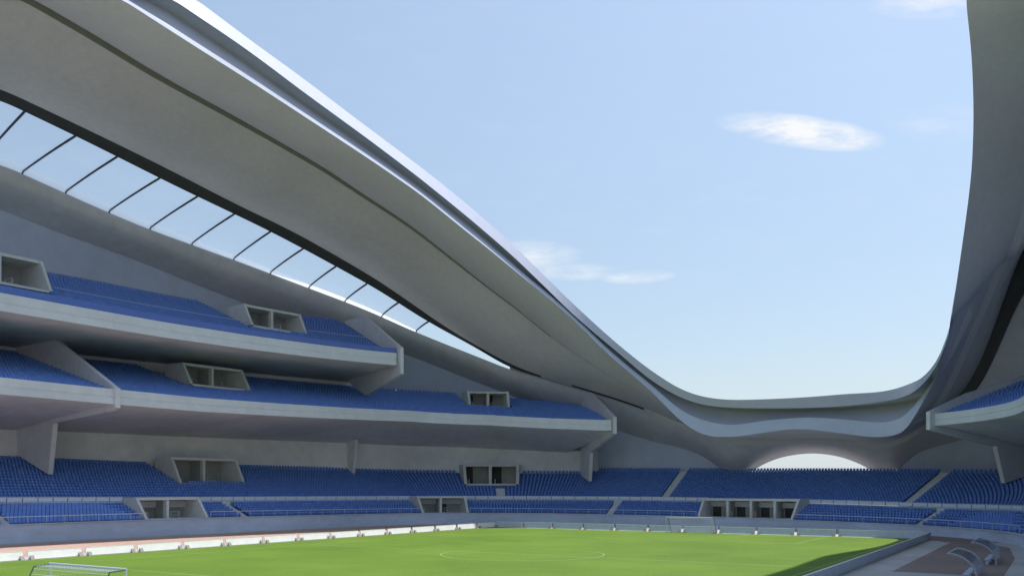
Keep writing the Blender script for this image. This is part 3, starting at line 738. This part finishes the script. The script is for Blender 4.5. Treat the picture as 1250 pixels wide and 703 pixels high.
# ================================================================== WORLD, SUN, CAMERA
ELEV = math.radians(68)
su, sv_ = .9, .435
sd = (su*SA+sv_*CA, su*CA-sv_*SA); nrm = math.hypot(*sd); sd = (sd[0]/nrm, sd[1]/nrm)
wd = bpy.data.worlds.new('World'); scn.world = wd; wd.use_nodes = True; nt = wd.node_tree; N = nt.nodes; Lk = nt.links
bg = N['Background']; sky = N.new('ShaderNodeTexSky'); sky.sky_type = 'NISHITA'; sky.sun_disc = False
sky.sun_elevation = ELEV; sky.sun_rotation = math.atan2(sd[0], sd[1]); sky.air_density = 1.; sky.dust_density = 1.; sky.ozone_density = 1.5
bg.inputs['Strength'].default_value = .12
tc = N.new('ShaderNodeTexCoord'); sep = N.new('ShaderNodeSeparateXYZ'); Lk.new(tc.outputs['Generated'], sep.inputs[0])
def mth(op, a, b=None, c=None):
    n = N.new('ShaderNodeMath'); n.operation = op
    for i, x in enumerate((a, b, c)):
        if x is None: continue
        if isinstance(x, (int, float)): n.inputs[i].default_value = x
        else: Lk.new(x, n.inputs[i])
    return n.outputs[0]
ymx = mth('MAXIMUM', sep.outputs[1], .05)
az = mth('DIVIDE', sep.outputs[0], ymx); el = mth('DIVIDE', sep.outputs[2], ymx)
cmb = N.new('ShaderNodeCombineXYZ'); Lk.new(mth('MULTIPLY', az, 9.), cmb.inputs[0]); Lk.new(mth('MULTIPLY', el, 26.), cmb.inputs[1])
cn = N.new('ShaderNodeTexNoise'); cn.inputs['Scale'].default_value = 1.5; cn.inputs['Detail'].default_value = 9; cn.inputs['Roughness'].default_value = .62
Lk.new(cmb.outputs[0], cn.inputs['Vector'])
tot = None
for (px, py, rx, ry, st, tilt) in ((980,161,108,22,1.3,-.12),(650,312,62,20,.7,0.),(700,332,60,12,.6,0),(778,338,50,9,.7,.05),(1130,4,80,22,.65,0),(1155,150,80,26,.2,0)):
    dx = mth('MULTIPLY', mth('SUBTRACT', az, (px-625)/F), F/rx)
    e0 = mth('SUBTRACT', el, (H-py)/F)
    dy = mth('MULTIPLY', mth('ADD', e0, mth('MULTIPLY', mth('SUBTRACT', az, (px-625)/F), -tilt)), F/ry)
    d2 = mth('ADD', mth('MULTIPLY', dx, dx), mth('MULTIPLY', dy, dy))
    mk_ = mth('MULTIPLY', mth('MAXIMUM', mth('SUBTRACT', 1., d2), 0.), st)
    tot = mk_ if tot is None else mth('MAXIMUM', tot, mk_)
nz = N.new('ShaderNodeMapRange'); nz.inputs[1].default_value = .34; nz.inputs[2].default_value = .62; Lk.new(cn.outputs[0], nz.inputs[0])
cl = mth('MULTIPLY', tot, nz.outputs[0])
gen = N.new('ShaderNodeMapRange'); gen.inputs[1].default_value = .5; gen.inputs[2].default_value = .8; gen.inputs[4].default_value = .05; Lk.new(cn.outputs[0], gen.inputs[0])
cl = mth('MINIMUM', mth('ADD', mth('MULTIPLY', cl, 1.1), gen.outputs[0]), 1.)
mxc = N.new('ShaderNodeMix'); mxc.data_type = 'RGBA'
Lk.new(cl, mxc.inputs[0]); hs = N.new('ShaderNodeHueSaturation'); hs.inputs['Saturation'].default_value = .8; hs.inputs['Hue'].default_value = .492; Lk.new(sky.outputs[0], hs.inputs['Color']); zr = N.new('ShaderNodeMapRange'); zr.interpolation_type = 'SMOOTHSTEP'; zr.inputs[1].default_value = .0; zr.inputs[2].default_value = .6; zr.inputs[3].default_value = .66; zr.inputs[4].default_value = .98
Lk.new(sep.outputs[2], zr.inputs[0]); hz = N.new('ShaderNodeMapRange'); hz.interpolation_type = 'SMOOTHSTEP'; hz.inputs[1].default_value = -.05; hz.inputs[2].default_value = .17; hz.inputs[3].default_value = .9; hz.inputs[4].default_value = 0.
Lk.new(sep.outputs[2], hz.inputs[0]); hm = N.new('ShaderNodeMix'); hm.data_type = 'RGBA'; Lk.new(hz.outputs[0], hm.inputs[0]); hm.inputs[7].default_value = (3.45,3.95,4.35,1)
vm = N.new('ShaderNodeVectorMath'); vm.operation = 'SCALE'; Lk.new(hs.outputs[0], vm.inputs[0]); Lk.new(zr.outputs[0], vm.inputs['Scale'])
Lk.new(vm.outputs[0], hm.inputs[6]); Lk.new(hm.outputs[2], mxc.inputs[6]); mxc.inputs[7].default_value = (4.7,4.8,4.9,1)
Lk.new(mxc.outputs[2], bg.inputs['Color'])

sl = bpy.data.lights.new('sun', 'SUN'); sl.energy = 3.1; sl.angle = math.radians(.55); sl.color = (1,.95,.88)
so_ = bpy.data.objects.new('sun', sl); COL.objects.link(so_)
from mathutils import Vector
dirv = Vector((sd[0]*math.cos(ELEV), sd[1]*math.cos(ELEV), math.sin(ELEV)))
so_.rotation_euler = (-dirv).to_track_quat('-Z', 'Y').to_euler(); so_.location = (60,60,120)

cam = bpy.data.cameras.new('camera'); co = bpy.data.objects.new('camera', cam); COL.objects.link(co); scn.camera = co
co.location = (0,0,HC); co.rotation_euler = (math.pi/2, 0, 0)
cam.sensor_width = 36; cam.sensor_fit = 'HORIZONTAL'; cam.lens = 36*F/1250; cam.shift_y = (H-351.5)/1250; cam.clip_start = .1; cam.clip_end = 9000
scn.render.engine = 'CYCLES'; scn.view_settings.view_transform = 'Standard'; scn.view_settings.look = 'None'; scn.view_settings.gamma = 1
scn.view_settings.exposure = .75
scn.cycles.max_bounces = 8; scn.cycles.diffuse_bounces = 5; scn.cycles.transparent_max_bounces = 12
